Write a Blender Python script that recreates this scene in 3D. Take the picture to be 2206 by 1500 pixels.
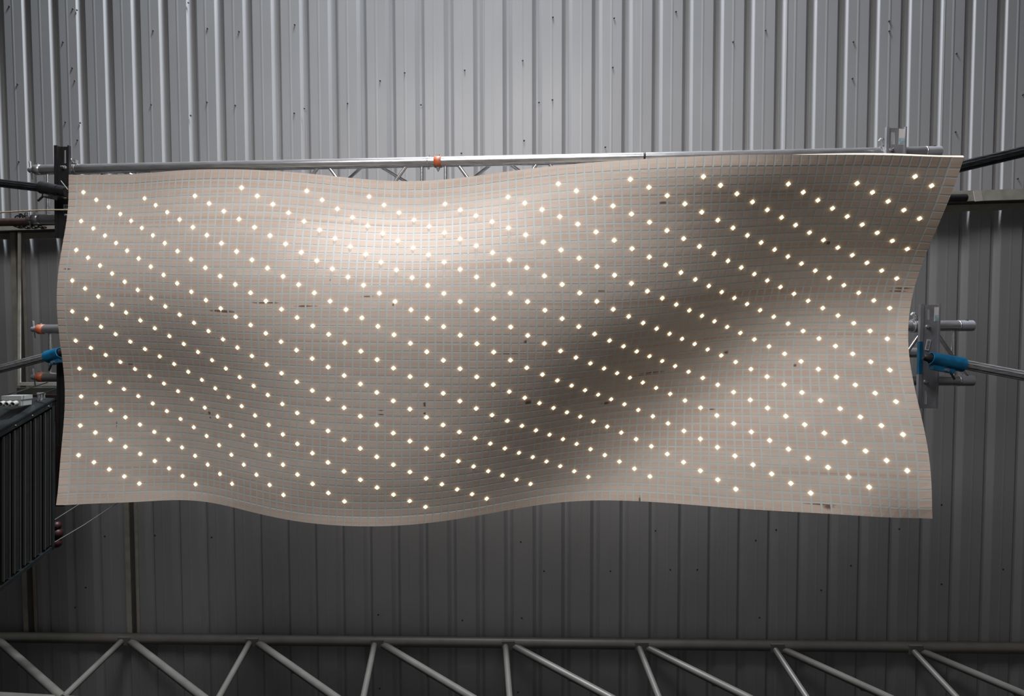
import bpy, math, random
import numpy as np
from mathutils import Vector, Matrix
random.seed(7)
for o in list(bpy.data.objects): bpy.data.objects.remove(o)
S = bpy.context.scene
C = S.collection
# ---------------------------------------------------------------- camera, world, lights, exposure
F = 1250.0; CX = 1103.0; CY = 750.0; CAMZ = 1.5
cd = bpy.data.cameras.new('camera'); cam = bpy.data.objects.new('camera', cd); C.objects.link(cam)
cam.location = (0, 0, CAMZ); cam.rotation_euler = (math.pi, 0, 0)      # looks straight up; picture-right = +X, picture-down = +Y
cd.sensor_width = 36.0; cd.lens = F / 2206 * 36.0; cd.clip_start = 0.02; cd.clip_end = 100
S.camera = cam
S.view_settings.view_transform = 'Standard'; S.view_settings.look = 'None'
S.view_settings.gamma = 1.0; S.view_settings.exposure = 0.0; S.view_settings.use_curve_mapping = False
w = bpy.data.worlds.new('world'); S.world = w; w.use_nodes = True
w.node_tree.nodes['Background'].inputs[0].default_value = (0.80, 0.88, 1.0, 1)
w.node_tree.nodes['Background'].inputs[1].default_value = 0.012

def area(name, loc, target, sx, sy, power, col, spread=180):
    l = bpy.data.lights.new(name, 'AREA'); l.shape = 'RECTANGLE'; l.size = sx; l.size_y = sy
    l.energy = power; l.color = col; l.spread = math.radians(spread)
    o = bpy.data.objects.new(name, l); C.objects.link(o); o.location = loc
    d = Vector(target) - Vector(loc); o.rotation_euler = d.to_track_quat('-Z', 'Y').to_euler()
    return o
area('clerestory_light', (-0.4, -7.6, CAMZ + 3.15), (-0.4, -1.4, CAMZ + 3.85), 2.0, 0.45, 900, (0.90, 0.95, 1.0), 150)
area('opening_light', (-0.62, -2.45, CAMZ + 0.50), (-0.1, 0.1, CAMZ + 2.1), 2.4, 1.2, 72, (1.0, 0.965, 0.950), 150)
area('fill_light', (0.7, 0.5, CAMZ - 0.5), (0.3, 0.2, CAMZ + 2.2), 1.4, 0.9, 3.0, (1.0, 0.88, 0.78), 150)  # added unseen fill from below, lifts the panel's dark dips; no actual lamp

# ---------------------------------------------------------------- helpers
def P(px, py, Z):
    return Vector(((px - CX) / F * Z, (py - CY) / F * Z, CAMZ + Z))

class MB:
    def __init__(s): s.v = []; s.f = []; s.m = []; s.sm = []
    def add(s, vs, fs, mi=0, smooth=False):
        b = len(s.v); s.v += [tuple(x) for x in vs]
        for f in fs: s.f.append([b + i for i in f]); s.m.append(mi); s.sm.append(smooth)
        return s
    def box(s, o, a, b, c, mi=0):
        """parallelepiped with corner o and edge vectors a, b, c"""
        o, a, b, c = map(Vector, (o, a, b, c))
        vs = [o, o + a, o + a + b, o + b, o + c, o + a + c, o + a + b + c, o + b + c]
        fs = [(0, 3, 2, 1), (4, 5, 6, 7), (0, 1, 5, 4), (1, 2, 6, 5), (2, 3, 7, 6), (3, 0, 4, 7)]
        if a.cross(b).dot(c) < 0: fs = [f[::-1] for f in fs]
        return s.add(vs, fs, mi)
    def cbox(s, ctr, sx, sy, sz, rot=None, mi=0):
        ctr = Vector(ctr); R = rot or Matrix.Identity(3)
        a, b, c = R @ Vector((sx, 0, 0)), R @ Vector((0, sy, 0)), R @ Vector((0, 0, sz))
        return s.box(ctr - (a + b + c) / 2, a, b, c, mi)
    def tube(s, p0, p1, r, n=16, r1=None, mi=0, cap=True, inner=None):
        p0, p1 = Vector(p0), Vector(p1); r1 = r if r1 is None else r1
        d = (p1 - p0).normalized(); u = d.orthogonal().normalized(); v = d.cross(u)
        ring = lambda p, q: [p + q * (math.cos(t) * u + math.sin(t) * v) for t in (2 * math.pi * i / n for i in range(n))]
        s.add(ring(p0, r) + ring(p1, r1), [(i, (i + 1) % n, n + (i + 1) % n, n + i) for i in range(n)], mi, True)
        if inner:
            s.add(ring(p0, inner) + ring(p1, inner), [(i, n + i, n + (i + 1) % n, (i + 1) % n) for i in range(n)], mi, True)
            for p, q, fl in ((p0, r, 0), (p1, r1, 1)):
                fs = [(i, n + i, n + (i + 1) % n, (i + 1) % n) for i in range(n)]
                s.add(ring(p, q) + ring(p, inner), [f[::-1] for f in fs] if fl else fs, mi)
        elif cap:
            s.add(ring(p0, r), [tuple(range(n))[::-1]], mi); s.add(ring(p1, r1), [tuple(range(n))], mi)
        return s
    def lathe(s, p0, d, prof, n=16, mi=0):
        p0 = Vector(p0); d = Vector(d).normalized(); u = d.orthogonal().normalized(); v = d.cross(u)
        vs = []
        for h, r in prof:
            for i in range(n):
                t = 2 * math.pi * i / n; vs.append(p0 + d * h + r * (math.cos(t) * u + math.sin(t) * v))
        fs = []
        for j in range(len(prof) - 1):
            for i in range(n): fs.append((j * n + i, j * n + (i + 1) % n, (j + 1) * n + (i + 1) % n, (j + 1) * n + i))
        s.add(vs, fs, mi, True)
        m = len(prof) - 1
        s.add(vs[:n], [tuple(range(n))[::-1]], mi); s.add(vs[m * n:], [tuple(range(n))], mi)
        return s
    def path(s, pts, r, n=8, mi=0):
        pts = [Vector(p) for p in pts]; vs = []; u = None
        for i, p in enumerate(pts):
            d = (pts[min(i + 1, len(pts) - 1)] - pts[max(i - 1, 0)]).normalized()
            u = (d.orthogonal() if u is None else (u - d * u.dot(d))).normalized(); v = d.cross(u)
            vs += [p + r * (math.cos(t) * u + math.sin(t) * v) for t in (2 * math.pi * k / n for k in range(n))]
        fs = [(i * n + k, i * n + (k + 1) % n, (i + 1) * n + (k + 1) % n, (i + 1) * n + k) for i in range(len(pts) - 1) for k in range(n)]
        s.add(vs, fs, mi, True); s.add(vs[:n], [tuple(range(n))[::-1]], mi); s.add(vs[-n:], [tuple(range(n))], mi)
        return s
    def build(s, name, mats, parent=None, origin=None, kind=None):
        if not isinstance(mats, (list, tuple)): mats = [mats]
        me = bpy.data.meshes.new(name)
        if origin is None:
            origin = tuple(np.mean(np.array(s.v), axis=0))
        ov = Vector(origin)
        me.from_pydata([tuple(Vector(v) - ov) for v in s.v], [], s.f)
        for m in mats: me.materials.append(m)
        me.polygons.foreach_set('material_index', s.m); me.polygons.foreach_set('use_smooth', s.sm); me.update()
        o = bpy.data.objects.new(name, me); C.objects.link(o)
        if parent: 
            o.parent = parent; o.location = ov - gloc(parent)
        else: o.location = ov
        if kind: o['kind'] = kind
        return o
def gloc(o):
    p = Vector((0, 0, 0))
    while o: p += Vector(o.location); o = o.parent
    return p
def thing(name, label, cat, loc, group=None):
    o = bpy.data.objects.new(name, None); C.objects.link(o); o.location = loc; o.empty_display_size = 0.1
    return tag(o, label, cat, group)
def tag(o, label, cat, group=None):
    o['label'] = label; o['category'] = cat
    if group: o['group'] = group
    return o

def mat(name, col, rough=0.5, metal=0.0, noise=0.0, scale=20.0, bump=0.0, stretch=(1, 1, 1), spec=0.5, col2=None):
    m = bpy.data.materials.new(name); m.use_nodes = True; nt = m.node_tree; b = nt.nodes['Principled BSDF']
    b.inputs['Base Color'].default_value = (*col, 1); b.inputs['Roughness'].default_value = rough
    b.inputs['Metallic'].default_value = metal; b.inputs['Specular IOR Level'].default_value = spec
    if noise or bump:
        tc = nt.nodes.new('ShaderNodeTexCoord'); mp = nt.nodes.new('ShaderNodeMapping'); mp.inputs['Scale'].default_value = stretch
        n = nt.nodes.new('ShaderNodeTexNoise'); n.inputs['Scale'].default_value = scale; n.inputs['Detail'].default_value = 5
        nt.links.new(tc.outputs['Object'], mp.inputs[0]); nt.links.new(mp.outputs[0], n.inputs['Vector'])
        if noise:
            r = nt.nodes.new('ShaderNodeValToRGB'); c2 = col2 or tuple(x * (1 - noise) for x in col)
            r.color_ramp.elements[0].position = 0.35; r.color_ramp.elements[0].color = (*c2, 1)
            r.color_ramp.elements[1].position = 0.62; r.color_ramp.elements[1].color = (*col, 1)
            nt.links.new(n.outputs[0], r.inputs[0]); nt.links.new(r.outputs[0], b.inputs['Base Color'])
        if bump:
            bp = nt.nodes.new('ShaderNodeBump'); bp.inputs['Strength'].default_value = bump; bp.inputs['Distance'].default_value = 0.01
            nt.links.new(n.outputs[0], bp.inputs['Height']); nt.links.new(bp.outputs[0], b.inputs['Normal'])
    return m
M = {
 'sheet': mat('painted_sheet_steel', (0.415, 0.42, 0.435), 0.40, 0, 0.10, 2.2, 0.0, (1, 0.35, 1)),
 'screw': mat('dark_screw', (0.05, 0.05, 0.05), 0.7),
 'alu': mat('aluminium_tube', (0.58, 0.58, 0.60), 0.27, 0.8, 0.25, 30, 0.04, (0.4, 3, 3)),
 'alu2': mat('aluminium_channel', (0.36, 0.36, 0.40), 0.42, 0.45, 0.25, 14, 0.03),
 'steel': mat('galvanised_pole', (0.46, 0.46, 0.48), 0.36, 0.55, 0.45, 40, 0.03, (0.2, 4, 4)),
 'black': mat('black_paint', (0.018, 0.018, 0.02), 0.42, 0.0, 0.3, 40),
 'blackpole': mat('black_scuffed_pole', (0.05, 0.055, 0.06), 0.38, 0.4, 0.75, 45, 0.05, (0.3, 4, 4)),
 'orange': mat('orange_coupler', (0.55, 0.10, 0.03), 0.5, 0, 0.45, 60, 0, (1, 1, 1), 0.5, (0.30, 0.20, 0.15)),
 'blue': mat('blue_clamp', (0.008, 0.13, 0.27), 0.42, 0, 0.4, 30, 0.03),
 'cream': mat('cream_steel', (0.50, 0.48, 0.42), 0.5, 0, 0.25, 12),
 'rust': mat('rusty_edge', (0.30, 0.25, 0.18), 0.7, 0, 0.7, 25, 0, (1, 1, 1), 0.3, (0.12, 0.05, 0.02)),
 'truss': mat('taupe_purlin_steel', (0.145, 0.138, 0.125), 0.42, 0, 0.15, 8),
 'brown': mat('brown_pipe', (0.055, 0.035, 0.03), 0.5, 0, 0.3, 20),
 'red': mat('dark_red_oxide', (0.028, 0.008, 0.009), 0.6, 0, 0.5, 10),
 'redknob': mat('red_plastic', (0.035, 0.005, 0.007), 0.5),
 'heater': mat('slate_grey_casing', (0.027, 0.032, 0.034), 0.36, 0.2, 0.35, 9),
 'blade': mat('louvre_blade', (0.020, 0.021, 0.021), 0.45, 0.1, 0.2, 20),
 'blade_edge': mat('bright_blade_edge', (0.075, 0.075, 0.072), 0.4),
 'inside': mat('black_inside', (0.006, 0.006, 0.006), 0.8),
 'plastic': mat('light_grey_plastic', (0.34, 0.35, 0.34), 0.45),
 'rope': mat('tan_rope', (0.34, 0.29, 0.19), 0.85, 0, 0.4, 120, 0.3),
 'white': mat('white_paper', (0.62, 0.62, 0.62), 0.6),
 'paleblue': mat('pale_blue_paper', (0.35, 0.50, 0.55), 0.6, 0, 0.4, 60),
 'ink': mat('black_ink', (0.05, 0.05, 0.05), 0.7),
 'tape': mat('white_tape', (0.60, 0.57, 0.54), 0.6),
 'wire': mat('grey_wire', (0.09, 0.09, 0.085), 0.5, 0.2),
 'concrete': mat('concrete_floor', (0.085, 0.08, 0.075), 0.7, 0, 0.3, 2.0, 0.1),
 'edge': mat('panel_edge_wood', (0.66, 0.57, 0.46), 0.55, 0, 0.12, 30, 0, (0.4, 6, 6)),
 'joint': mat('pale_grey_joint', (0.50, 0.525, 0.515), 0.6, 0, 0.06, 8),
}
def led_mat():
    m = bpy.data.materials.new('warm_led'); m.use_nodes = True; b = m.node_tree.nodes['Principled BSDF']
    b.inputs['Base Color'].default_value = (0.9, 0.85, 0.7, 1)
    b.inputs['Emission Color'].default_value = (1.0, 0.76, 0.42, 1); b.inputs['Emission Strength'].default_value = 7.0
    return m
M['led'] = led_mat()

SX = [1034.79,-16.04,11.74,-2.32,-2.37,0.86,0.29,-0.25,0.15,936.67,-22.29,14.00,3.48,-2.15,-2.12,0.66,1.07,-0.10,35.29,-0.91,13.85,-4.97,-3.27,1.54,0.48,-0.45,0.11,-0.93,12.76,7.96,-3.71,-1.24,0.35,0.33,0.05,0.01,3.82,0.14,-2.65,-0.63,-0.05,0.27,0.04,-0.10,-0.07,4.66,3.39,-3.63,-0.28,0.59,-0.06,-0.08,0.07,0.21,-2.59,-5.43,-0.78,1.40,-0.08,-0.47,-0.06,0.21,-0.07,0.90,-4.36,1.97,0.47,-0.67,-0.02,0.06,-0.04,-0.03,0.44,4.48,0.41,-1.02,-0.06,0.18,-0.08,0.06,-0.10,-0.92,0.81,-0.36,-0.34,0.47,0.23,-0.18,-0.13,-0.08,0.20,-1.41,-0.34,0.37,0.19,-0.07,-0.15,0.00,-0.02,0.51,0.76,-0.03,0.30,0.13,-0.30,-0.15,-0.03,-0.00,0.17,-0.25,0.45,-0.02,-0.03,0.06,0.11,0.04,0.04,0.19,0.09,0.30,0.02,0.10,0.03,-0.03,-0.05,-0.06,0.04,0.38,-0.20,-0.01,0.00,0.04,-0.09,-0.09,-0.00,-0.02,-0.07,0.00,0.11,-0.10,-0.09,-0.11,0.02,-0.02]
SY = [731.25,370.98,-2.15,2.74,0.81,0.34,-0.78,0.38,0.23,-7.93,14.50,2.78,3.36,-1.84,-0.30,0.29,-0.78,-0.26,-10.14,-1.85,6.47,3.83,-0.73,-0.11,-0.12,-0.14,-0.09,6.98,4.95,3.06,-1.55,-0.93,0.22,-0.04,-0.48,-0.14,8.51,2.13,1.22,-2.60,-0.13,0.76,-0.13,-0.31,0.07,-4.35,-6.05,-4.37,1.13,0.96,-0.48,-0.20,0.11,0.07,-2.58,0.04,-1.92,1.61,0.09,-0.69,0.02,0.14,-0.09,2.55,1.67,3.22,-0.16,-0.92,0.19,0.21,0.07,0.10,0.21,-0.65,0.52,-0.61,-0.39,0.32,0.13,-0.08,-0.11,-0.86,0.58,-1.41,-0.36,0.43,0.06,0.07,-0.03,0.00,-0.06,0.02,-0.12,0.13,0.32,-0.08,-0.08,0.06,0.15,0.03,-0.83,0.10,0.20,-0.15,-0.05,0.11,0.13,0.18,0.15,0.23,0.09,0.10,-0.14,0.04,0.01,-0.02,-0.04,-0.10,0.37,-0.07,-0.06,0.04,0.12,0.08,-0.00,-0.02,-0.11,-0.21,-0.01,0.05,-0.05,0.05,-0.06,0.06,0.06,0.15,-0.11,0.17,0.06,0.05,0.01,0.02,0.09,0.05]
SK = [4.27616,0.03004,-0.01056,-0.00473,0.00044,0.00233,-0.00047,-0.00043,-0.06267,0.00261,-0.03533,0.01143,0.00813,-0.00416,0.00002,0.00092,0.00320,-0.02222,-0.02632,0.00606,0.00428,-0.00112,-0.00022,0.00091,-0.01364,-0.01933,0.00399,0.00605,0.00132,-0.00103,-0.00041,0.00073,-0.00562,-0.01175,0.01213,0.00204,-0.00109,-0.00029,-0.00000,0.00039,0.00449,0.02032,0.00422,-0.00375,-0.00096,0.00040,0.00039,-0.00000,-0.00158,0.00963,-0.00417,-0.00186,0.00023,0.00042,0.00067,-0.00025,0.00041,-0.00829,-0.00268,0.00056,0.00026,0.00047,0.00016,-0.00050,0.00017,-0.00201,-0.00008,0.00083,0.00024,0.00001,-0.00033,0.00005,-0.00102,0.00083,0.00138,0.00049,0.00002,-0.00032,-0.00015,0.00022,0.00027,-0.00080,0.00088,-0.00021,-0.00058,-0.00026,0.00003,0.00008,-0.00013,0.00038,-0.00063,-0.00037,-0.00036,-0.00008,0.00007,-0.00009,-0.00093,-0.00036,-0.00099,-0.00038,-0.00026,0.00018,0.00032,0.00014]
KNOTS = [(29.6,16.2,1.2,0.13),(30.7,16.2,0.9,0.13),(34.8,16.6,1.0,0.12),(35.3,16.6,1.2,0.08),(23.9,17.3,1.6,0.14),(24.8,17.4,1.2,0.12),(61.8,20.8,0.25,0.25),(62.5,28.7,0.5,0.3),(73.3,30.5,0.6,0.2),(87.4,32.2,0.4,0.1),(88.6,24.6,0.3,0.2),(109.0,16.3,1.0,0.12),(108.6,16.7,0.9,0.1),(20.7,31.7,0.2,0.25),(20.8,32.3,0.2,0.12),(6.8,34.0,0.08,0.4),(99.7,43.4,0.5,0.3),(98.8,43.2,1.5,0.08),(98.7,10.4,0.25,0.25),(42.6,15.4,0.7,0.1),(16.4,23.1,0.2,0.08),(49.8,28.4,0.2,0.3),(49.8,29.5,0.2,0.15),(44.5,29.2,0.35,0.08),(44.5,29.7,0.35,0.08),(97.3,26.5,0.2,0.2),(78.8,44.1,0.15,0.5),(45.8,16.4,0.15,0.15),(78.0,26.9,2.5,0.12),(79.0,26.6,1.6,0.1),(60.0,22.2,1.8,0.06),(77.6,4.8,0.6,0.15),(9.4,25.3,0.5,0.1),(3.4,11.0,0.5,0.12),(1.1,12.5,0.5,0.12),(37.9,13.4,0.15,0.15),(58.4,27.0,0.8,0.1),(70.5,14.8,0.6,0.06)]


def wood_mat():
    m = bpy.data.materials.new('pale_wood_tiles'); m.use_nodes = True; nt = m.node_tree; N = nt.nodes; L = nt.links
    b = N['Principled BSDF']; b.inputs['Roughness'].default_value = 0.55; b.inputs['Specular IOR Level'].default_value = 0.30
    uv = N.new('ShaderNodeUVMap'); uv.uv_map = 'UVMap'            # u = column, v = row of the tile grid
    def noise(sx, sy, sc, det, off=0.0):
        mp = N.new('ShaderNodeMapping'); mp.inputs['Scale'].default_value = (sx, sy, 1); mp.inputs['Location'].default_value = (off, off * 1.7, 0)
        n = N.new('ShaderNodeTexNoise'); n.inputs['Scale'].default_value = sc; n.inputs['Detail'].default_value = det; n.inputs['Distortion'].default_value = 0.6
        L.new(uv.outputs[0], mp.inputs[0]); L.new(mp.outputs[0], n.inputs['Vector']); return n
    def ramp(n, a, b_, ca, cb):
        r = N.new('ShaderNodeValToRGB'); e = r.color_ramp.elements
        e[0].position = a; e[0].color = (*ca, 1); e[1].position = b_; e[1].color = (*cb, 1); L.new(n.outputs[0], r.inputs[0]); return r
    def mix(a, b_, fac, mode='MULTIPLY'):
        x = N.new('ShaderNodeMix'); x.data_type = 'RGBA'; x.blend_type = mode; x.inputs[0].default_value = fac
        L.new(a, x.inputs[6]); L.new(b_, x.inputs[7]); return x.outputs[2]
    base = ramp(noise(0.020, 0.22, 1.0, 3), 0.32, 0.66, (0.55, 0.450, 0.390), (0.605, 0.525, 0.465))
    fine = ramp(noise(0.10, 3.2, 1.0, 5, 3.1), 0.30, 0.60, (0.88, 0.84, 0.80), (1, 1, 1))
    streak = ramp(noise(0.012, 0.85, 1.0, 4, 9.3), 0.60, 0.74, (1, 1, 1), (0.80, 0.68, 0.60))
    c = mix(base.outputs[0], fine.outputs[0], 0.8); c = mix(c, streak.outputs[0], 0.8)
    # per-tile tone
    fl = N.new('ShaderNodeVectorMath'); fl.operation = 'FLOOR'; L.new(uv.outputs[0], fl.inputs[0])
    wn = N.new('ShaderNodeTexWhiteNoise'); L.new(fl.outputs[0], wn.inputs['Vector'])
    r = N.new('ShaderNodeValToRGB'); r.color_ramp.elements[0].color = (0.95, 0.94, 0.93, 1); r.color_ramp.elements[1].color = (1, 1, 1, 1)
    L.new(wn.outputs['Value'], r.inputs[0]); c = mix(c, r.outputs[0], 1.0)
    # knots and dark cracks in the veneer, at their places on the grid
    acc = None
    wob = noise(1.3, 4.0, 1.0, 2, 5.0)
    for kc, kr, ra, rb in KNOTS:
        s = N.new('ShaderNodeVectorMath'); s.operation = 'SUBTRACT'; L.new(uv.outputs[0], s.inputs[0]); s.inputs[1].default_value = (kc, kr, 0)
        d = N.new('ShaderNodeVectorMath'); d.operation = 'MULTIPLY'; L.new(s.outputs[0], d.inputs[0]); d.inputs[1].default_value = (1 / ra, 1 / rb, 0)
        l = N.new('ShaderNodeVectorMath'); l.operation = 'LENGTH'; L.new(d.outputs[0], l.inputs[0])
        if acc is None: acc = l.outputs['Value']
        else:
            mn = N.new('ShaderNodeMath'); mn.operation = 'MINIMUM'; L.new(acc, mn.inputs[0]); L.new(l.outputs['Value'], mn.inputs[1]); acc = mn.outputs[0]
    ad = N.new('ShaderNodeMath'); ad.operation = 'MULTIPLY_ADD'; L.new(wob.outputs[0], ad.inputs[0]); ad.inputs[1].default_value = 1.2; L.new(acc, ad.inputs[2])
    mr = N.new('ShaderNodeMapRange'); mr.inputs['From Min'].default_value = 1.1; mr.inputs['From Max'].default_value = 1.9
    L.new(ad.outputs[0], mr.inputs['Value'])
    x = N.new('ShaderNodeMix'); x.data_type = 'RGBA'; x.inputs[6].default_value = (0.17, 0.11, 0.085, 1); L.new(mr.outputs[0], x.inputs[0]); L.new(c, x.inputs[7])
    L.new(x.outputs[2], b.inputs['Base Color'])
    return m
M['wood'] = wood_mat()

# ---------------------------------------------------------------- floor
fl = MB().box((-8, -9, -0.1), (16, 0, 0), (0, 14, 0), (0, 0, 0.1)).build('floor', M['concrete'], kind='structure')

# ---------------------------------------------------------------- roof (one flat slope of ribbed sheets seen from below)
KX, KY, Z0 = -0.054, 0.040, 4.0
def roofZ(X, Y): return Z0 + KX * X + KY * Y
def R(px, py, dz=0.0):
    """point on (or dz below) the roof plane that shows at a given direction"""
    a, b = (px - CX) / F, (py - CY) / F
    Z = (Z0 - dz) / (1 - KX * a - KY * b)
    return P(px, py, Z)
ex = Vector((1, 0, KX)).normalized(); ey = Vector((0, 1, KY)); ey = (ey - ex * ey.dot(ex)).normalized(); ez = ex.cross(ey)
ceil = bpy.data.objects.new('ceiling', None); C.objects.link(ceil)
ceil.matrix_world = Matrix((( ex.x, ey.x, ez.x, 0), (ex.y, ey.y, ez.y, 0), (ex.z, ey.z, ez.z, CAMZ + Z0), (0, 0, 0, 1)))
ceil['kind'] = 'structure'
PITCH = 0.2; PH = -0.0266
def sheet_profile(nrib):
    pr = []
    for i in range(nrib):
        x = i * PITCH
        # pan with small stiffener, then a rib (recess seen from below)
        pr += [(x + 0.000, 0.0), (x + 0.052, 0.0), (x + 0.059, -0.0009), (x + 0.064, -0.0009), (x + 0.071, 0.0), (x + 0.1285, 0.0),
               (x + 0.131, 0.0012), (x + 0.146, 0.020), (x + 0.1545, 0.029), (x + 0.157, 0.030), (x + 0.170, 0.030), (x + 0.1725, 0.029), (x + 0.181, 0.020), (x + 0.196, 0.0012)]
    pr.append((nrib * PITCH + 0.006, -0.0016))
    return pr
def sheet_mesh():
    pr = sheet_profile(5); n = len(pr); v = []; f = []
    ys = [-3.2, 3.6]
    for t in (0.0, 0.0012):
        for y in ys:
            for x, z in pr: v.append((x, y, z + t))
    for i in range(n - 1):
        f.append((i, i + n, i + n + 1, i + 1)); b = 2 * n; f.append((b + i, b + i + 1, b + n + i + 1, b + n + i))
    me = bpy.data.meshes.new('roof_sheet'); me.from_pydata(v, [], f); me.materials.append(M['sheet']); me.update(); return me
sm = sheet_mesh()
x_start = PH - 0.163 - 25 * PITCH - 0.0
for i in range(11):
    o = bpy.data.objects.new('roof_sheet', sm); C.objects.link(o); o.parent = ceil
    o.location = (x_start + i * 5 * PITCH, 0, (i % 2) * 0.0006)
SCREWS = [(20,13),(157,19),(166,22),(136,90),(38,181),(156,146),(161,174),(41,348),(141,263),(173,265),(167,302),(168,347),(406,6),(330,66),(447,61),(515,68),(635,53),(326,225),(411,249),(446,220),(507,227),(634,244),(656,234),(749,223),(819,174),(872,157),(907,226),(1001,151),(1126,130),(1129,303),(1161,221),(1191,37),(1190,215),(1323,39),(1320,145),(994,330),(1304,317),(1456,25),(1579,90),(1649,65),(1838,90),(1915,45),(1915,67),(2060,115),(2058,284),(2203,204),(2192,385),(1836,169),(56,711),(55,510),(226,1156),(334,1154),(456,1158),(162,1309),(185,1266),(1122,1168),(1172,1231),(1315,1231),(1412,1144),(1444,1228),(1502,1228),(1628,1165),(1636,1331),(1672,1142),(1833,1219),(1769,1272),(2028,1088),(2028,1259),(2161,1227),(815,1325),(996,1337),(1124,1332),(818,1484),(1116,1492),(1937,1140)]
sc = MB().lathe((0, 0, 0), (0, 0, -1), [(-0.001, 0.0062), (0.001, 0.0062), (0.0012, 0.0038), (0.0035, 0.0032)], 8)
me = None; cinv = ceil.matrix_world.inverted()
for px, py in SCREWS:
    p = cinv @ R(px, py)
    if me is None:
        o = sc.build('roof_screw', M['screw'], origin=(0, 0, 0)); me = o.data
    else:
        o = bpy.data.objects.new('roof_screw', me); C.objects.link(o)
    o.parent = ceil; o.location = (p.x, p.y, -0.001); o.rotation_euler = (0.25 * random.uniform(-1, 1), 0.3 * random.uniform(-1, 1), 0)

# cross beam that carries the sheets (I-section: lower flange, web, upper flange)
def hb(px0, py0, px1, py1, dz0, dz1, hw, mats, name, parent, mi=0):
    """bar along the roof from one direction to another, dz0..dz1 below the sheets, half width hw along Y"""
    a0, a1 = R(px0, py0, dz1), R(px1, py1, dz1); up = ez * (dz1 - dz0)
    d = (a1 - a0); s = d.cross(up).normalized() * hw
    return MB().box(a0 - s, d, s * 2, up).build(name, mats, parent)
beam = thing('purlin_beam', 'cream rust-edged steel beam crossing the whole roof behind the top frame', 'beam', R(1103, 440, 0.12))
def beam_part(off_near, off_far, dz0, dz1, hw, m, name):
    x0, y0, x1, y1 = -260, 493, 2460, 409
    a0, a1 = R(x0, y0, 0.30), R(x1, y1, 0.30); d = a1 - a0
    s = d.cross(ez).normalized()
    if s.y < 0: s = -s
    o0 = a0 + ez * (0.30 - dz1) + s * off_near
    return MB().box(o0 - s * hw, d, s * 2 * hw, ez * (dz1 - dz0)).build(name, m, beam)
beam_part(0, 0, 0.272, 0.280, 0.032, M['cream'], 'bottom_flange')
beam_part(0.0, 0, 0.012, 0.272, 0.004, M['brown'], 'web')
beam_part(0.016, 0, 0.004, 0.016, 0.030, M['cream'], 'top_flange')
beam_part(0.031, 0, 0.256, 0.272, 0.0012, M['rust'], 'rust_lip')

# narrow roof channels running along the ribs
def rib_channel(px, y0, y1, label, wd=0.040):
    t = thing('roof_channel', label, 'channel', R(px, (y0 + y1) / 2, 0.03))
    a0 = R(px, y0, 0.045); X = a0.x
    Y1 = (y1 - CY) / F * 4.2; Y1 = (y1 - CY) / F * (roofZ(X, Y1) - .045)
    d = Vector((0, Y1 - a0.y, KY * (Y1 - a0.y)))
    up = ez * 0.045
    MB().box(a0 - ex * wd / 2, ex * wd, d, ez * 0.003).build('flange', M['cream'], t)
    MB().box(a0 + ex * (wd / 2 - 0.003), ex * 0.003, d, up).build('web', M['truss'], t)
    MB().box(a0 + ex * (wd / 2 + 0.012) + ez * 0.036, ex * 0.018, d, ez * 0.004).build('lip', M['cream'], t)
    return t
rib_channel(27, 496, 1378, 'narrow cream roof channel at the far left running from cross beam to lattice girder')
rib_channel(262, 700, 1380, 'narrow cream roof channel emerging below the left part of the wooden panel')

# frame bar below the left truss
t = MB()
a = P(38, 496, 3.93); 
t.box(P(36.5, 498, 3.95), P(43, 498, 3.95) - P(36.5, 498, 3.95), P(43, 832, 4.0) - P(36.5, 498, 3.95), (0, 0, 0.03))
fr = thing('angle_frame', 'cream angle bar frame turning a corner above the dark louvred unit', 'frame', P(45, 826, 3.95))
MB().box(P(38, 824, 3.9), P(330, 824, 3.82) - P(38, 824, 3.9), (0, 0.022, 0), (0, 0, 0.012)).build('bottom_rail', M['cream'], fr)
MB().box(P(38, 500, 3.9), (0.017, 0, 0), P(38, 830, 3.9) - P(38, 500, 3.9), (0, 0, 0.008)).build('side_rail', M['cream'], fr)
tag(MB().box(P(36, 836, 3.85), P(320, 836, 3.85) - P(36, 836, 3.85), (0, 0.05, 0), (0, 0, 0.03)).build('dark_plank', mat('dark_olive_board', (0.05, 0.05, 0.04), 0.7, 0, 0.4, 8)), 'dark olive board lying between cream frame rail and red beam', 'board')

rb = thing('red_beam', 'dark red oxide steel beam behind the louvred unit', 'beam', P(70, 862, 3.7))
MB().box(P(11, 851, 3.72), P(300, 851, 3.72) - P(11, 851, 3.72), (0, 0.035, 0), (0, 0, 0.02)).build('top_flange', M['red'], rb)
MB().box(P(11, 862, 3.74), P(300, 862, 3.74) - P(11, 862, 3.74), (0, 0.14, 0), (0, 0, 0.02)).build('web', M['red'], rb)
MB().box(P(119, 866, 3.66), (0.055, 0, 0), (0, 0.66, 0), (0, 0, 0.05)).build('hanger_plate', M['red'], rb)

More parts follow.
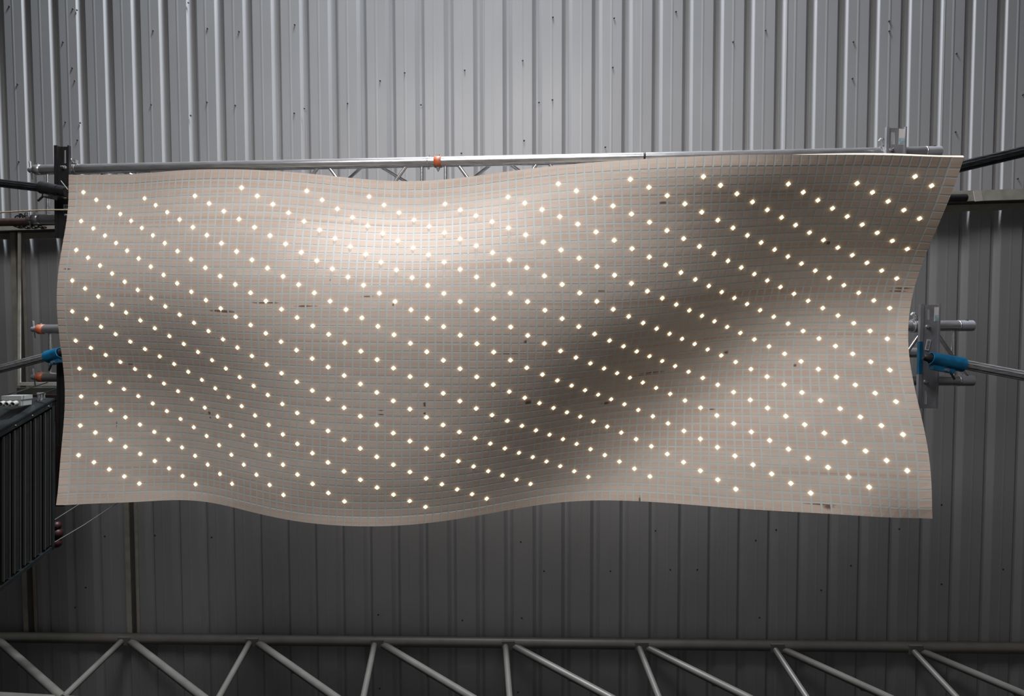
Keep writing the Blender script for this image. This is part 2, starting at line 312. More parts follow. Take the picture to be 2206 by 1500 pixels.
# ---------------------------------------------------------------- lattice girder at the bottom
g = thing('lattice_girder', 'taupe steel lattice girder with diagonal bars along the bottom edge', 'girder', R(1103, 1386, 0.07))
def gz(px, py): return (R(px, py, 0.07).z - CAMZ)
def gy(px): return 1376 + (px - 275) * (1393 - 1375) / (1965 - 275)
top = lambda px: R(px, gy(px), 0.075)
MB().tube(top(-420), top(2650), 0.036, 20).build('top_chord', M['truss'], g)
nodes = [(-10, 0), (275, 0), (548, 0), (815, 0), (1095, 0), (1380, 0), (1670, 0), (1965, 0), (2270, 0)]
pitch_low = [(-185, 1490), (135, 1504), (461, 1522), (775, 1540), (1102, 1555), (1448, 1575), (1800, 1597), (2170, 1620), (2560, 1645)]
def low(i):
    x, y = pitch_low[i]; zt = top(nodes[i][0]).z - CAMZ
    return P(x, y, zt / 1.17)
lowpts = [low(i) for i in range(9)]
MB().tube(lowpts[0] + (lowpts[0] - lowpts[1]) * 0.8, lowpts[8], 0.030, 20).build('bottom_chord', M['truss'], g)
for i in range(9):
    T = top(nodes[i][0])
    # thick diagonal: node -> lower node of the next bay (starts just right of the node); slim post: node -> lower node (starts left)
    if i < 8:
        d = (lowpts[i + 1] - T).normalized(); MB().tube(T + d * 0.02 + Vector((0.02, 0.01, -0.01)), lowpts[i + 1], 0.024, 14).build('diagonal_bar', M['truss'], g)
        h = T + (lowpts[i + 1] - T) * 0.42
        MB().cbox(h + Vector((0, 0.020, 0)), 0.03, 0.02, 0.02).build('bar_lug', M['truss'], g)
    d = (lowpts[i] - T).normalized(); MB().tube(T + d * 0.02 + Vector((-0.02, 0, -0.01)), lowpts[i], 0.020, 14).build('post_bar', M['truss'], g)
    MB().cbox(T + Vector((0, 0.0, -0.02)), 0.09, 0.055, 0.045).build('gusset_plate', M['truss'], g)

# ---------------------------------------------------------------- the wooden panel
A = 0.030
def cheb(x, n):
    T = [np.ones_like(x), x]
    for i in range(2, n + 1): T.append(2 * x * T[-1] - T[-2])
    return np.stack(T[:n + 1], -1)
SXm = np.array(SX).reshape(16, 9); SYm = np.array(SY).reshape(16, 9); SKm = np.array(SK).reshape(13, 8)
def surf(c, r):
    c = np.asarray(c, float); r = np.asarray(r, float)
    u = (c - 55) / 55.4; v = (r - 22) / 22.4
    a = cheb(u, 15); b = cheb(v, 8); px = np.einsum('...i,ij,...j->...', a, SXm, b); py = np.einsum('...i,ij,...j->...', a, SYm, b)
    D = np.exp(np.einsum('...i,ij,...j->...', a[..., :13], SKm, b[..., :8])) * A
    return np.stack([(px - CX) / F * D, (py - CY) / F * D, CAMZ + D], -1)
def frame(c, r):
    e = 0.05; p = surf(c, r); du = (surf(np.add(c, e), r) - surf(np.subtract(c, e), r)) / (2 * e); dv = (surf(c, np.add(r, e)) - surf(c, np.subtract(r, e))) / (2 * e)
    n = np.cross(du, dv); n /= np.linalg.norm(n, axis=-1, keepdims=True)
    n = np.where(n[..., 2:3] > 0, -n, n)                     # faces down, towards the room
    return p, du, dv, n
CL, CR_, RT, RB = -0.2, 110.2, -0.2, 44.2
panel = thing('wooden_panel', 'large wavy pale wooden tile panel with pale grey joints and points of light', 'panel', tuple(surf(55., 22.)))
po = np.array(panel.location)
def np_mesh(name, V, Fc, mats, midx=None, uv=None, smooth=False, parent=None, kind=None):
    V = np.asarray(V, float); o0 = V.mean(0); me = bpy.data.meshes.new(name); me.from_pydata((V - o0).tolist(), [], [list(map(int, f)) for f in Fc])
    for m in mats: me.materials.append(m)
    if midx is not None: me.polygons.foreach_set('material_index', midx)
    if uv is not None:
        ul = me.uv_layers.new(name='UVMap'); li = np.empty(len(me.loops), int); me.loops.foreach_get('vertex_index', li)
        ul.data.foreach_set('uv', np.asarray(uv, float)[li].ravel())
    me.polygons.foreach_set('use_smooth', [smooth] * len(me.polygons)); me.update()
    o = bpy.data.objects.new(name, me); C.objects.link(o); o.parent = parent; o.location = Vector(o0) - (gloc(parent) if parent else Vector())
    if kind: o['kind'] = kind
    return o
# backing board: joint-coloured front skin
cs = np.concatenate([[CL], np.arange(1, 110) * 1.0, [CR_]]); rs = np.concatenate([[RT], np.arange(1, 44) * 1.0, [RB]])
CC, RR = np.meshgrid(cs, rs, indexing='ij'); p, du, dv, n = frame(CC, RR)
nc, nr = CC.shape
TH = 0.018
def grid_faces(nc, nr, off=0, flip=False):
    i, j = np.meshgrid(np.arange(nc - 1), np.arange(nr - 1), indexing='ij'); a = (i * nr + j).ravel() + off
    q = np.stack([a, a + 1, a + nr + 1, a + nr], -1)
    return q[:, ::-1] if flip else q
front = p.reshape(-1, 3)
cm = 0.5 * (cs[:-1] + cs[1:]); rm = 0.5 * (rs[:-1] + rs[1:]); CM, RM = np.meshgrid(cm, rm, indexing='ij'); pm, _, _, nm_ = frame(CM, RM)
mids = (pm - nm_ * 0.0013).reshape(-1, 3)          # the skin dips slightly under each tile
q4 = grid_faces(nc, nr); mi_ = nc * nr + np.arange(len(q4))
tri = np.concatenate([np.stack([q4[:, k], q4[:, (k + 1) % 4], mi_], -1) for k in range(4)])
joint = np_mesh('joint_sheet', np.vstack([front, mids]), tri, [M['joint']], smooth=False, parent=panel)
f2 = (p - n * 0.0022).reshape(-1, 3); bk = (p - n * TH).reshape(-1, 3); V = np.vstack([f2, bk]); K = nc * nr
fs = [grid_faces(nc, nr), grid_faces(nc, nr, K, True)]
ring = [i * nr for i in range(nc)] + [(nc - 1) * nr + j for j in range(1, nr)] + [i * nr + nr - 1 for i in range(nc - 2, -1, -1)] + [j for j in range(nr - 2, 0, -1)]
side = np.array([(ring[k], ring[(k + 1) % len(ring)], K + ring[(k + 1) % len(ring)], K + ring[k]) for k in range(len(ring))])
board = np_mesh('backing_board', V, np.vstack(fs + [side]), [M['edge']], smooth=False, parent=panel)
# tiles
G = 0.088; BV = 0.02; H = 0.00035; FT = 0.0
tiles = []
for i in range(110):
    for j in range(44):
        c0 = CL if i == 0 else i + G; c1 = CR_ if i == 109 else i + 1 - G
        r0 = RT if j == 0 else j + G; r1 = RB if j == 43 else j + 1 - G
        tiles.append((i, j, c0, c1, r0, r1))
ta = np.array([t[2:] for t in tiles])
c0, c1, r0, r1 = ta.T
def ringpts(c0, c1, r0, r1): return np.stack([c0, c1, c1, c0], -1), np.stack([r0, r0, r1, r1], -1)
bc, br = ringpts(c0, c1, r0, r1)
edgeL = (np.array([t[0] for t in tiles]) == 0); edgeR = (np.array([t[0] for t in tiles]) == 109); edgeT = (np.array([t[1] for t in tiles]) == 0); edgeB = (np.array([t[1] for t in tiles]) == 43)
b2 = BV
tc_, tr_ = ringpts(c0 + np.where(edgeL, 0.0, b2), c1 - np.where(edgeR, 0.0, b2), r0 + np.where(edgeT, 0.0, b2), r1 - np.where(edgeB, 0.0, b2))
pb, _, _, nb = frame(bc, br); pt, _, _, nt_ = frame(tc_, tr_)
Hh = np.where(edgeL | edgeR | edgeT | edgeB, 0.0007, H)[:, None, None]      # the wider border tiles sit a little prouder
pt = pt + nt_ * Hh; mid = (pb + nb * Hh * 0.6); pb = pb - nb * 0.0001
TV = np.concatenate([pb, mid, pt], 1)            # (N, 12, 3)
TU = np.concatenate([np.stack([bc, br], -1), np.stack([bc, br], -1), np.stack([tc_, tr_], -1)], 1)
TF = np.array([(8, 11, 10, 9)] + [(4 * a + k, 4 * a + (k + 1) % 4, 4 * a + 4 + (k + 1) % 4, 4 * a + 4 + k) for a in (0, 1) for k in range(4)])
TF[0] = (11, 10, 9, 8)
# projected size decides which 300 tiles are objects of their own
q = pt - np.array([0, 0, CAMZ]); s2 = q[..., :2] / q[..., 2:3] * F
ar = 0.5 * np.abs((s2[:, 2, 0] - s2[:, 0, 0]) * (s2[:, 3, 1] - s2[:, 1, 1]) - (s2[:, 3, 0] - s2[:, 1, 0]) * (s2[:, 2, 1] - s2[:, 0, 1]))
order = np.argsort(-ar); single = order[:300]; rest = order[300:]
def fix(Fq, V):                                   # outward winding for the top face
    a, b_, c_ = V[Fq[0][0]], V[Fq[0][1]], V[Fq[0][2]]
    return np.cross(b_ - a, c_ - a)[2] < 0
TFo = TF if fix(TF, TV[0]) else TF[:, ::-1]
TM = [0] + [1] * 8
for k in single: np_mesh('wood_tile', TV[k], TFo, [M['wood'], M['joint']], midx=TM, uv=TU[k], parent=panel)
V = TV[rest].reshape(-1, 3); Fa = (TFo[None] + (np.arange(len(rest)) * 12)[:, None, None]).reshape(-1, 4)
np_mesh('wood_tile_field', V, Fa, [M['wood'], M['joint']], midx=TM * len(rest), uv=TU[rest].reshape(-1, 2), parent=panel, kind='stuff')
# points of light at the joint crossings

skip = {(2,42),(10,2),(18,2),(26,42),(34,42),(42,42),(50,2),(58,2),(66,42),(74,42),(82,42),(90,2),(98,2),(106,42)}
leds = [(c, r) for c in range(2, 109, 2) for r in range(2, 43) if (r - 2) % 4 == ((c - 2) // 2) % 4 and (c, r) not in skip]
lc = np.array(leds, float); lp, ldu, ldv, ln = frame(lc[:, 0], lc[:, 1])
def led_geo(k):
    vs = []; R1, R2 = 0.25, 0.180
    du_ = ldu[k]; dv_ = ldv[k]; p_ = lp[k]; n_ = ln[k]
    for q_ in range(8):
        t_ = q_ * math.pi / 4; rr = R1 if q_ % 2 == 0 else R2
        vs.append(p_ + du_ * math.cos(t_) * rr + dv_ * math.sin(t_) * rr + n_ * 0.0012)
    for q_ in range(8):
        t_ = q_ * math.pi / 4; rr = (R1 if q_ % 2 == 0 else R2) * 0.72
        vs.append(p_ + du_ * math.cos(t_) * rr + dv_ * math.sin(t_) * rr + n_ * 0.0034)
    fs = [(q_, (q_ + 1) % 8, 8 + (q_ + 1) % 8, 8 + q_) for q_ in range(8)] + [tuple(range(8, 16))]
    return np.array(vs), fs
ldist = np.argsort(np.linalg.norm(lp - np.array([0, 0, CAMZ]), axis=1))
for k in ldist[:300]:
    v, f = led_geo(k); np_mesh('point_light', v, f, [M['led']], parent=panel)
V = []; Fa = []
for k in ldist[300:]:
    v, f = led_geo(k); b0 = len(V) * 16; V.append(v); Fa += [tuple(b0 + x for x in q_) for q_ in f]
np_mesh('point_light_field', np.vstack(V), Fa, [M['led']], parent=panel, kind='stuff')

# ---------------------------------------------------------------- aluminium trusses
TR = 0.0235
def lerp(a, b, t): return a + (b - a) * t
def truss(name, label, A0, A1, B0, B1, ZL, ZR, xl, xr, joint_x, apexAB, apexAC, rungs):
    """A = upper chord (picture), B = lower chord, C = chord behind; px -> depth is linear in world space"""
    t = thing(name, label, 'truss', P((xl + xr) / 2, (A0 + A1) / 2, (ZL + ZR) / 2))
    def line(px, yl, yr):
        # point on the straight 3-D line through the two end points, at column px
        a, b = P(xl, yl, ZL), P(xr, yr, ZR); k = (px - CX) / F
        s = (k * (a.z - CAMZ) - a.x) / ((b.x - a.x) - k * (b.z - a.z)); return a + (b - a) * s
    a = lambda px: line(px, A0, A1)
    b = lambda px: line(px, B0, B1)
    def c(px):
        m = (a(px) + b(px)) / 2; return m + Vector((0, 0, 0.208))
    for fn, nm in ((a, 'main_tube'), (b, 'main_tube'), (c, 'rear_tube')):
        segs = [xl] + joint_x + [xr]
        for s0, s1 in zip(segs[:-1], segs[1:]):
            e0 = 4 if s0 != xl else 0; e1 = 4 if s1 != xr else 0
            o = MB().tube(fn(s0 + e0), fn(s1 - e1), TR, 24, inner=TR - 0.003).build(nm, M['alu'], t)
    for x in apexAB:
        for s in (-1, 1):
            if (x, s) in ((888, 1), (975, -1)): continue
            if xl + 20 < x + s * 48 < xr: 
                MB().tube(a(x + s * 7), b(x + s * 88), 0.008, 10).build('lacing_bar', M['alu'], t)
    for x in apexAC:
        for s in (-1, 1):
            MB().tube(a(x + s * 10), c(x + s * 130), 0.008, 10).build('lacing_bar', M['alu'], t)
            MB().tube(b(x + s * 10), c(x + s * 130), 0.008, 10).build('lacing_bar', M['alu'], t)
    for x in rungs: MB().tube(a(x), b(x), 0.008, 10).build('rung', M['alu'], t)
    return t, a, b, c
def spigot(t, p, ax, orange, pin_up=True):
    """conical end connector with locking pin on a chord end; ax points out of the tube"""
    ax = ax.normalized(); sd = Vector((0, -1, 0))
    o = MB().lathe(p, ax, [(-0.002, 0.0238), (0.002, 0.0238), (0.003, 0.0222), (0.005, 0.0222), (0.006, 0.0248), (0.036, 0.0248), (0.041, 0.020)], 20).build('coupler_sleeve', M['orange'] if orange else M['alu'], t)
    o2 = MB().lathe(p + ax * 0.040, ax, [(0, 0.0135), (0.030, 0.0135), (0.034, 0.010)], 16).build('coupler_tip', M['alu2'], t)
    q = p + ax * 0.060
    MB().tube(q - sd * 0.016, q + sd * 0.042 + ax * 0.008, 0.0055, 10).build('locking_pin', M['steel'], t)
    MB().tube(q - sd * 0.012, q - sd * 0.045 - ax * 0.004, 0.0028, 8).build('spring_clip', M['wire'], t)
    MB().cbox(p + ax * 0.03 + sd * 0.025, 0.012, 0.012, 0.012).build('pin_head', M['steel'], t)
tt, ta_, tb_, tcf = truss('top_truss', 'silver aluminium truss along the top edge of the wooden panel', 366, 328, 472, 447, 2.86, 2.48, 92, 1995, [934], [311, 501, 697, 888, 975, 1170, 1265, 1455, 1645, 1830], [240, 520, 798, 1078, 1358, 1640], [103, 909, 960, 1960])
left = (ta_(92) - ta_(110))
spigot(tt, ta_(92), left, False); spigot(tt, tb_(88), left, False)
# orange coupler where the two top truss lengths meet
for fn in (ta_, tb_):
    p0 = fn(934); ax = (fn(960) - p0).normalized()
    MB().lathe(p0 - ax * 0.022, ax, [(0, 0.0225), (0.044, 0.0225)], 20).build('inner_sleeve', M['alu'], tt)
    MB().lathe(p0 + ax * 0.004, ax, [(0, 0.0225), (0.001, 0.0262), (0.034, 0.0262), (0.035, 0.0225)], 24).build('coupler_ring', M['orange'], tt)
    MB().lathe(p0 - ax * 0.03, ax, [(0, 0.0235), (0.001, 0.0255), (0.006, 0.0255), (0.007, 0.0235)], 24).build('collar', M['alu'], tt)
    MB().tube(p0 + ax * 0.022 + Vector((0, -0.034, 0)), p0 + ax * 0.022 + Vector((0, 0.030, 0)), 0.006, 10).build('locking_pin', M['steel'], tt)
    MB().lathe(p0 + ax * 0.022 + Vector((0, 0.026, 0)), (0, 1, 0), [(0, 0.009), (0.006, 0.009), (0.020, 0.001)], 10).build('pin_point', M['steel'], tt)
    MB().tube(p0 - ax * 0.024 + Vector((0, -0.032, 0)), p0 - ax * 0.024 + Vector((0, 0.032, 0)), 0.005, 10).build('locking_pin', M['steel'], tt)
pz = ta_(1387); ax = (ta_(1400) - pz).normalized()
MB().lathe(pz - ax * 0.004, ax, [(0, 0.0235), (0.001, 0.0262), (0.008, 0.0262), (0.009, 0.0235)], 24).build('black_band', M['black'], tt)

mt, ma_, mb_, mc_ = truss('middle_truss', 'silver aluminium truss behind the middle of the panel with orange end couplers', 709.5, 702, 812.5, 820, 2.93, 2.56, 98, 2066, [1080], [140, 330, 520, 710, 900, 1090, 1280, 1470, 1660, 1850, 2000], [240, 520, 800, 1078, 1358, 1640, 1900], [108, 1050, 1110, 2054])
spigot(mt, ma_(98), ma_(98) - ma_(120), True); spigot(mt, mb_(98), mb_(98) - mb_(120), True)
for tr_, fn, x in ((mt, ma_, 2066), (mt, mb_, 2066), (tt, ta_, 1995)):
    p0 = fn(x); ax = (fn(x) - fn(x - 20)).normalized()
    MB().tube(p0 - ax * 0.004, p0 + ax * 0.055, 0.0238, 24, inner=0.0185).build('end_socket', M['alu2'], tr_)
    MB().lathe(p0 - ax * 0.006, ax, [(0, 0.0235), (0.001, 0.0252), (0.004, 0.0252), (0.005, 0.0235)], 24).build('weld_ring', M['alu'], tr_)
    MB().lathe(p0 + ax * 0.03 + Vector((0, -0.0215, -0.004)), (0, -1, -0.1), [(0, 0.006), (0.0035, 0.006)], 12).build('pin_hole', M['inside'], tr_)

# ---------------------------------------------------------------- slotted channels
def channel(name, label, x0, x1, y0, y1, Z, fl_l, m, slots, skew=0.0, stickers=(), bolts=(), blue=None, depth=0.014):
    """U channel: web towards the room is split around the slots, flanges stand up towards the roof on both sides"""
    t = thing(name, label, 'channel', P((x0 + x1) / 2, (y0 + y1) / 2, Z))
    sk = lambda y: skew * (y - y0)
    def q(x, y, dz=0): return P(x + sk(y), y, Z) + Vector((0, 0, dz))
    def rect(mb, xa, xb, ya, yb, th=0.004, dz=0.0):
        a, b_, c_ = q(xa, ya, dz), q(xb, ya, dz), q(xa, yb, dz)
        mb.box(a, b_ - a, c_ - a, (0, 0, th))
    mb = MB(); ys = y0
    for (sx0, sx1, sy0, sy1) in slots:
        rect(mb, x0, x1, ys, sy0); rect(mb, x0, sx0, sy0, sy1); rect(mb, sx1, x1, sy0, sy1); ys = sy1
        # rounded slot ends
        n = 6; rad = (sx1 - sx0) / 2; cx_ = (sx0 + sx1) / 2
    rect(mb, x0, x1, ys, y1); mb.build('web', m, t)
    f = MB(); rect(f, x0 - fl_l, x0, y0 - 2, y1, depth, -0.006); f.build('side_flange', m, t)
    f = MB(); rect(f, x1, x1 + 3, y0 - 2, y1, depth, -0.006); f.build('side_flange', m, t)
    f = MB(); 
    for k, (sx, sy) in enumerate(bolts):
        f = MB(); f.lathe(q(sx, sy, 0.002), (0, 0, -1), [(0, 0.011), (0.003, 0.011), (0.0035, 0.008), (0.011, 0.008)], 6); f.tube(q(sx, sy, 0.040), q(sx, sy, -0.022), 0.004, 8); f.build('bolt', M['steel'], t)
    return t, q, rect
tL, q, rect = channel('slotted_channel', 'black slotted channel clamped to the left end of the top truss', 125, 147, 316, 513, 2.72, 7, M['black'], [(137.5, 142, 323, 352)], 0.010, bolts=[(138.5, 361), (138, 425), (146, 465)])
f = MB(); rect(f, 136, 150, 441, 450, 0.001, -0.0012); s_ = f.build('barcode_sticker', M['white'], tL)
f = MB()
for k in range(6): rect(f, 138 + k * 2.0, 139.1 + k * 2.0, 442.5, 448.5, 0.0006, -0.0019)
f.build('barcode', M['ink'], s_)
tR, q, rect = channel('slotted_channel', 'silver slotted channel standing up behind the top right of the panel', 1915, 1949, 276, 520, 2.425, 6, M['alu2'], [(1920, 1928, 284, 311)], -0.03, bolts=[(1921, 323)])
f = MB(); rect(f, 1937, 1950, 278, 312, 0.001, -0.0012); f.build('worn_sticker', M['white'], tR)
f = MB(); rect(f, 1937, 1950, 298, 311, 0.0008, -0.0022); f.build('blue_sticker_band', M['paleblue'], tR)
tM, q, rect = channel('slotted_channel', 'silver slotted channel at right with barcode label and blue band', 1989, 2022, 657, 880, 2.46, 7, M['alu2'], [(1997, 2003, 666, 689), (1997, 2002.5, 842, 871)], -0.03, bolts=[(2000, 704), (1999, 823)])
f = MB(); rect(f, 2013, 2027, 662, 693, 0.001, -0.0012); f.build('worn_sticker', M['white'], tM)
f = MB(); rect(f, 2014, 2026, 679, 692, 0.0008, -0.0022); f.build('blue_sticker_band', M['paleblue'], tM)
a, b_, c_ = P(1997, 731, 2.455), P(2006, 732.5, 2.455), P(1992, 754, 2.455)
s_ = MB().box(a, b_ - a, c_ - a, (0, 0, 0.0012)).build('barcode_sticker', M['white'], tM)
f = MB()
for k in range(7):
    o0 = a + (b_ - a) * 0.22 + (c_ - a) * (0.12 + k * 0.115); f.box(o0 - Vector((0, 0, 0.0008)), (b_ - a) * 0.6, (c_ - a) * 0.06, (0, 0, 0.0007))
f.build('barcode', M['ink'], s_)
f = MB(); rect(f, 1981.8, 1989.0, 736, 806, 0.016, -0.0068); f.build('blue_band', M['blue'], tM)
tL2, q, rect = channel('slotted_channel', 'black channel behind the left edge of the panel at the middle truss', 129, 150, 752, 960, 2.80, 5, M['black'], [], 0.0, bolts=[(139, 775)])

# half couplers that hold the channels to the trusses (small silver swivel clamps)
def swivel(label, p, s=1.0):
    t = thing('swivel_clamp', label, 'clamp', p)
    MB().tube(p + Vector((-0.016 * s, 0, 0)), p + Vector((0.016 * s, 0, 0)), 0.030 * s, 16, inner=0.0245 * s).build('clamp_ring', M['steel'], t)
    MB().cbox(p + Vector((0.006, -0.036 * s, -0.008)), 0.03 * s, 0.022 * s, 0.022 * s).build('clamp_lug', M['steel'], t)
    MB().tube(p + Vector((-0.014, -0.058 * s, -0.012)), p + Vector((0.012, -0.026 * s, -0.016)), 0.005 * s, 8).build('clamp_bolt', M['steel'], t)
    MB().lathe(p + Vector((-0.017, -0.050 * s, -0.012)), (-1, -0.6, 0), [(0, 0.0085 * s), (0.008 * s, 0.0085 * s)], 6).build('wing_nut', M['plastic'], t)
swivel('small silver swivel clamp on the top truss left of the upper right channel', ta_(1903))
swivel('small silver swivel clamp on the middle truss beside the right channel', ma_(1972))
swivel('brownish swivel clamp on the top truss right of the black channel', ta_(160), 0.9)

# ---------------------------------------------------------------- scaffold poles
def pole(name, label, p0, p1, r, m, sleeve=None, sm=None, grooves=True):
    t = thing(name, label, 'pole', (Vector(p0) + Vector(p1)) / 2)
    MB().tube(p0, p1, r, 24).build('pole_tube', m, t)
    if grooves:
        d = (Vector(p1) - Vector(p0)).normalized(); u = d.cross(Vector((0, 0, 1))).normalized()
        for k in (-1.0, -0.45, 0.15, 0.7):
            dirn = (Vector((0, 0, -1)) * math.cos(k) + u * math.sin(k)) * r
            MB().tube(Vector(p0) + dirn, Vector(p1) + dirn, 0.0022, 6).build('pole_ridge', m, t)
    return t
def clampset(t, a, b_, m, r):
    """sleeve coupler round the pole end: split sleeve, lug with bolt"""
    a, b_ = Vector(a), Vector(b_); d = (b_ - a).normalized(); L = (b_ - a).length
    s = MB().tube(a, b_, r + 0.006, 24, r1=r + 0.010, inner=r + 0.001).build('clamp_sleeve', m, t)
    y = Vector((0, 1, 0)) - d * d.y; y.normalize()
    MB().box(a + y * (r + 0.004) + d * 0.01 - Vector((0, 0, 0.014)), d * L * 0.66, y * 0.020, (0, 0, 0.028)).build('clamp_flange', m, s)
    c = a + d * L * 0.45 + y * (r + 0.016)
    MB().tube(c - Vector((0, 0, 0.03)), c + Vector((0, 0, 0.03)), 0.006, 8).build('clamp_bolt', M['steel'], s)
    MB().tube(c + d * 0.02 - Vector((0, 0, 0.01)), c + d * 0.045 + y * 0.03 - Vector((0, 0, 0.01)), 0.0045, 8).build('clamp_lever', M['black'], s)
    MB().lathe(a - d * 0.028, d, [(0, 0.010), (0.010, 0.016), (0.028, 0.018)], 16).build('clamp_head', M['black'], s)
    return s
Zp = 2.62
t = pole('black_pole', 'black pole entering from the left edge into a black clamp', P(-190, 372, 2.72), P(98, 406, 2.66), 0.019, M['blackpole'])
clampset(t, P(126, 411, 2.65), P(90, 404, 2.66), M['black'], 0.019)
MB().tube(P(148, 415, 2.64), P(120, 409, 2.66), 0.024, 20).build('clamp_body', M['black'], t)
MB().tube(P(131, 390, 2.62), P(146, 409, 2.62), 0.003, 8).build('clamp_pin', M['wire'], t)
t = pole('silver_pole', 'bare silver pole from the left edge into a dark blue clamp', P(-190, 845, 2.94), P(118, 764.5, 2.75), 0.0205, M['steel'])
clampset(t, P(131, 760, 2.74), P(104, 769, 2.755), M['blue'], 0.0205)
t = pole('black_pole', 'dark scuffed pole leaving the top right corner of the panel towards the right edge', P(2040, 366, 2.36), P(2420, 276, 2.36), 0.0225, M['blackpole'])
t = pole('silver_pole', 'bare silver pole from bright blue clamp to the right edge', P(2042, 779, 2.38), P(2420, 851, 2.30), 0.0205, M['steel'])
clampset(t, P(2004, 772, 2.38), P(2074, 786, 2.37), M['blue'], 0.0205)

# brown pipe, rope and chain on the left
t = thing('brown_pipe', 'dark brown pipe lying along the cream beam at the left edge', 'pipe', P(40, 477, 3.2))
MB().tube(P(-260, 484, 3.2), P(600, 468, 3.12), 0.0215, 20).build('pipe_tube', M['brown'], t)
t = thing('chain', 'dark link chain wrapped round the brown pipe end', 'chain', P(45, 478, 3.05))
def link(p, d, s):
    d = d.normalized(); u = d.orthogonal().normalized(); u = (Matrix.Rotation(s, 3, d) @ u)
    pts = [p + d * 0.011 * math.cos(t_) * 1.35 + u * 0.008 * math.sin(t_) for t_ in (2 * math.pi * k / 12 for k in range(13))]
    MB().path(pts, 0.003, 6).build('chain_link', M['black'], t)
cp = [(33, 481), (34, 474), (38, 468), (43, 464.5), (48, 464), (53, 466), (57, 464), (35, 487), (41, 489), (48, 490), (56, 490), (64, 491), (72, 490), (80, 490.5), (88, 489), (94, 491)]
for i, (x, y) in enumerate(cp):
    a = P(x, y, 3.175); nx = cp[min(i + 1, len(cp) - 1)]; b_ = P(nx[0] + .1, nx[1], 3.175)
    link(a, b_ - a if (b_ - a).length < .06 else Vector((0, 1, 0)), i * 1.57)
rp = [P(x, y, 2.60 - 0.0002 * x) for x, y in ((-120, 462), (0, 458), (25, 456.5), (50, 455), (90, 453), (120, 452.4), (150, 452.5), (260, 455))]
tag(MB().path(rp, 0.0034, 8).build('rope', M['rope']), 'thin tan rope stretched over the left truss end and black channel', 'rope')

# pipe stub and tape on the right part of the beam
pt_ = R(2040, 427, 0.33)
t = thing('black_pipe_stub', 'short black pipe end resting by the beam right of the panel', 'pipe', pt_)
MB().tube(P(1960, 430, pt_.z - CAMZ), P(2079, 427, pt_.z - CAMZ), 0.026, 24).build('pipe_tube', M['black'], t)
MB().lathe(P(2076, 427.1, pt_.z - CAMZ), (1, -0.02, 0), [(0, 0.026), (0.006, 0.0262), (0.011, 0.023)], 24).build('rounded_end', M['black'], t)
pa = R(2098, 411, 0.295)
a, b_, c_ = R(2097, 411.5, 0.287), R(2112, 410, 0.287), R(2101, 434, 0.287)
tag(MB().box(a, b_ - a + Vector((0.006, 0, 0)), c_ - a, (0, 0, 0.003)).build('white_tape', M['tape']), 'white tape strip wrapped over the rusty beam at right', 'tape')

# ---------------------------------------------------------------- louvred unit at left
Z1 = 3.40
O = P(118, 862, Z1)                                  # top right front corner
U = Vector((-0.030, 0.044, -0.073)) * Z1; U *= 1.0 / 118  # one picture column at the front
Sv = Vector((0, 0.256, 0)) * Z1
W = U * 118 * 2.3; Tk = Vector((-0.92, 0, 0.38)).normalized() * 0.36
h = thing('louvred_unit', 'dark grey louvred metal unit hanging at the left edge', 'heater', O + W / 2 + Sv / 2 + Tk / 2)
nrm = -Tk.normalized()
MB().box(O + Tk * 0.12, W, Sv, Tk * 0.88).build('casing', M['heater'], h)
MB().box(O, W, Sv * 0.035, Tk * 0.14).build('top_rail', M['heater'], h)
MB().box(O + Sv * 0.975, W, Sv * 0.025, Tk * 0.14).build('bottom_rail', M['heater'], h)
MB().box(O, U * 6, Sv, Tk * 0.14).build('side_rail', M['heater'], h)
MB().box(O + U * 6 + Sv * 0.035 + Tk * 0.11, W - U * 8, Sv * 0.94, Tk * 0.01).build('dark_grille_back', M['inside'], h)
MB().box(O - Sv * 0.012 + nrm * 0.002, W, Sv * 0.012, Tk * 1.02).build('lid', M['heater'], h)
wu = U * 22.0
for k in range(12):
    o0 = O + U * 8.5 + wu * k + Sv * 0.05
    if (k + 1) * 22 + 8 > 118 * 2.3: break
    t_ = MB(); t_.box(o0 + Tk * 0.02, U * 13.5, Sv * 0.91, Tk * 0.012)
    t_.box(o0, U * 1.3, Sv * 0.91, Tk * 0.06, 1); t_.box(o0 + U * 12.3, U * 1.3, Sv * 0.91, Tk * 0.06, 1)
    t_.build('louvre_blade', [M['blade'], M['blade_edge']], h)
for k in (14, 50, 86, 122):
    MB().lathe(O + U * k + Sv * 0.018, nrm, [(0, 0.004), (0.003, 0.003)], 8).build('rivet', M['steel'], h)
# bracket on top of the casing
bp_ = P(86, 858, 3.42)
MB().cbox(bp_, 0.008, 0.055, 0.03).build('bracket', M['steel'], h); MB().cbox(bp_ + Vector((0.016, 0.0, 0)), 0.006, 0.055, 0.03).build('bracket', M['steel'], h)
MB().tube(bp_ + Vector((-0.015, -0.026, 0)), bp_ + Vector((0.03, -0.028, 0)), 0.006, 8).build('bracket_pin', M['steel'], h)
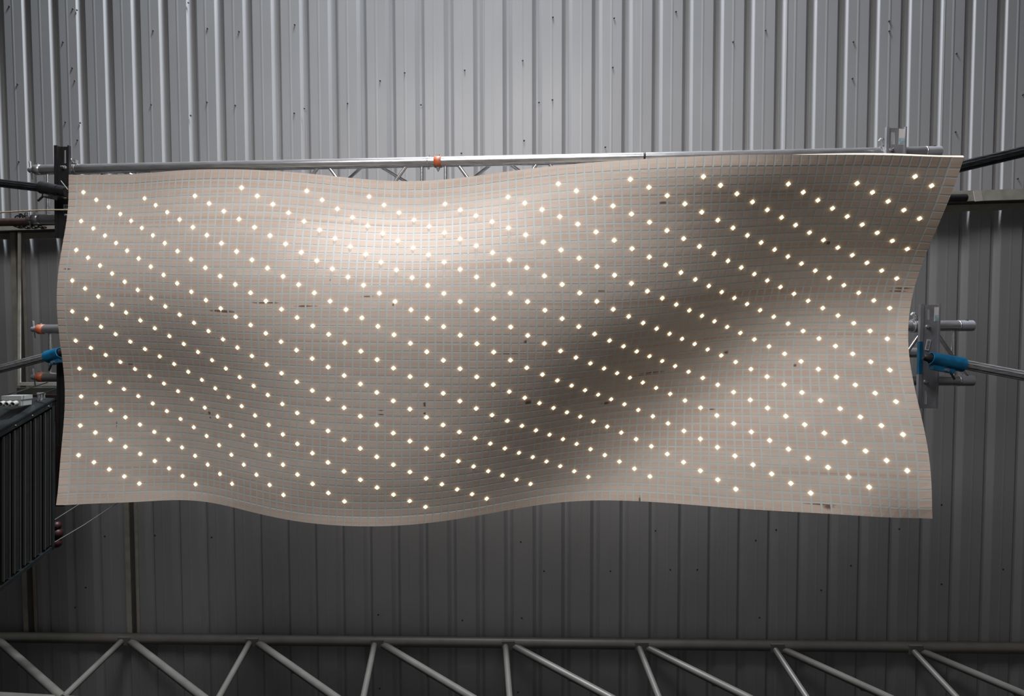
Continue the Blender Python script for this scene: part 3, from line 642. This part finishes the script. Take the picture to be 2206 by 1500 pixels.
# junction box
jb = thing('junction_box', 'light grey junction box with two cable glands on top of the louvred unit', 'junction box', P(33, 864, 3.33))
R3 = Matrix.Rotation(-0.10, 3, 'Y')
jc = P(37, 862, 3.33)
MB().cbox(jc + Vector((0, 0.012, 0)), 0.098, 0.036, 0.085, R3).build('box_body', M['plastic'], jb)
MB().cbox(jc + Vector((0, -0.016, 0)), 0.104, 0.022, 0.090, R3).build('box_lid', M['plastic'], jb)
for dx in (-0.036, -0.002, 0.032):
    c = jc + Vector((dx, 0.012, -0.042))
    g_ = MB().tube(c, c + Vector((0, 0.006, -0.026)), 0.0135, 14, inner=0.0095).build('cable_gland', M['plastic'], jb)
    MB().tube(c + Vector((0, 0.0045, -0.018)), c + Vector((0, 0.005, -0.021)), 0.0094, 12).build('gland_opening', M['inside'], g_)
cb = [jc + Vector((-0.036, 0.016, -0.05)), jc + Vector((-0.045, 0.03, -0.085)), jc + Vector((-0.09, 0.035, -0.09)), jc + Vector((-0.2, 0.01, -0.06)), jc + Vector((-0.4, -0.02, 0))]
MB().path(cb, 0.005, 8).build('cable', M['black'], jb)
# hanger rods and wires
for nm, lb, pts in (
    ('hanger_rod', 'thin rod running from left end of the louvred unit up to the middle truss', [P(18, 850, 3.40), P(103, 824, 3.2)]),
    ('hanger_rod', 'thin rod from the bracket on the louvred unit towards the panel', [P(84, 851, 3.40), P(175, 820, 3.2)]),
    ('stay_wire', 'upper thin wire leaving the lower right corner of the louvred unit', [P(112, 1124, 3.5), P(172, 1086, 3.7), P(330, 990, 3.85)]),
    ('stay_wire', 'lower thin wire from the red knob up behind the panel', [P(112, 1172, 3.45), P(180, 1132, 3.6), P(250, 1086, 3.8), P(420, 985, 3.9)])):
    tag(MB().path(pts, 0.0032, 6).build(nm, M['wire']), lb, 'wire' if nm == 'stay_wire' else 'rod')
kn = thing('ribbed_knob', 'dark red ribbed knob beside the lower corner of the louvred unit', 'knob', P(126, 1155, 3.6))
for k, (y, rr) in enumerate(((1133, 0.027), (1150, 0.032), (1170, 0.030))):
    p = P(122 + (k == 1) * 2, y, 3.6)
    MB().lathe(p - Vector((0, rr * 0.9, 0)), (0, 1, 0), [(0, rr * 0.45), (rr * 0.3, rr * 0.85), (rr * 0.9, rr), (rr * 1.5, rr * 0.85), (rr * 1.8, rr * 0.45)], 18).build('knob_rib', M['redknob'], kn)
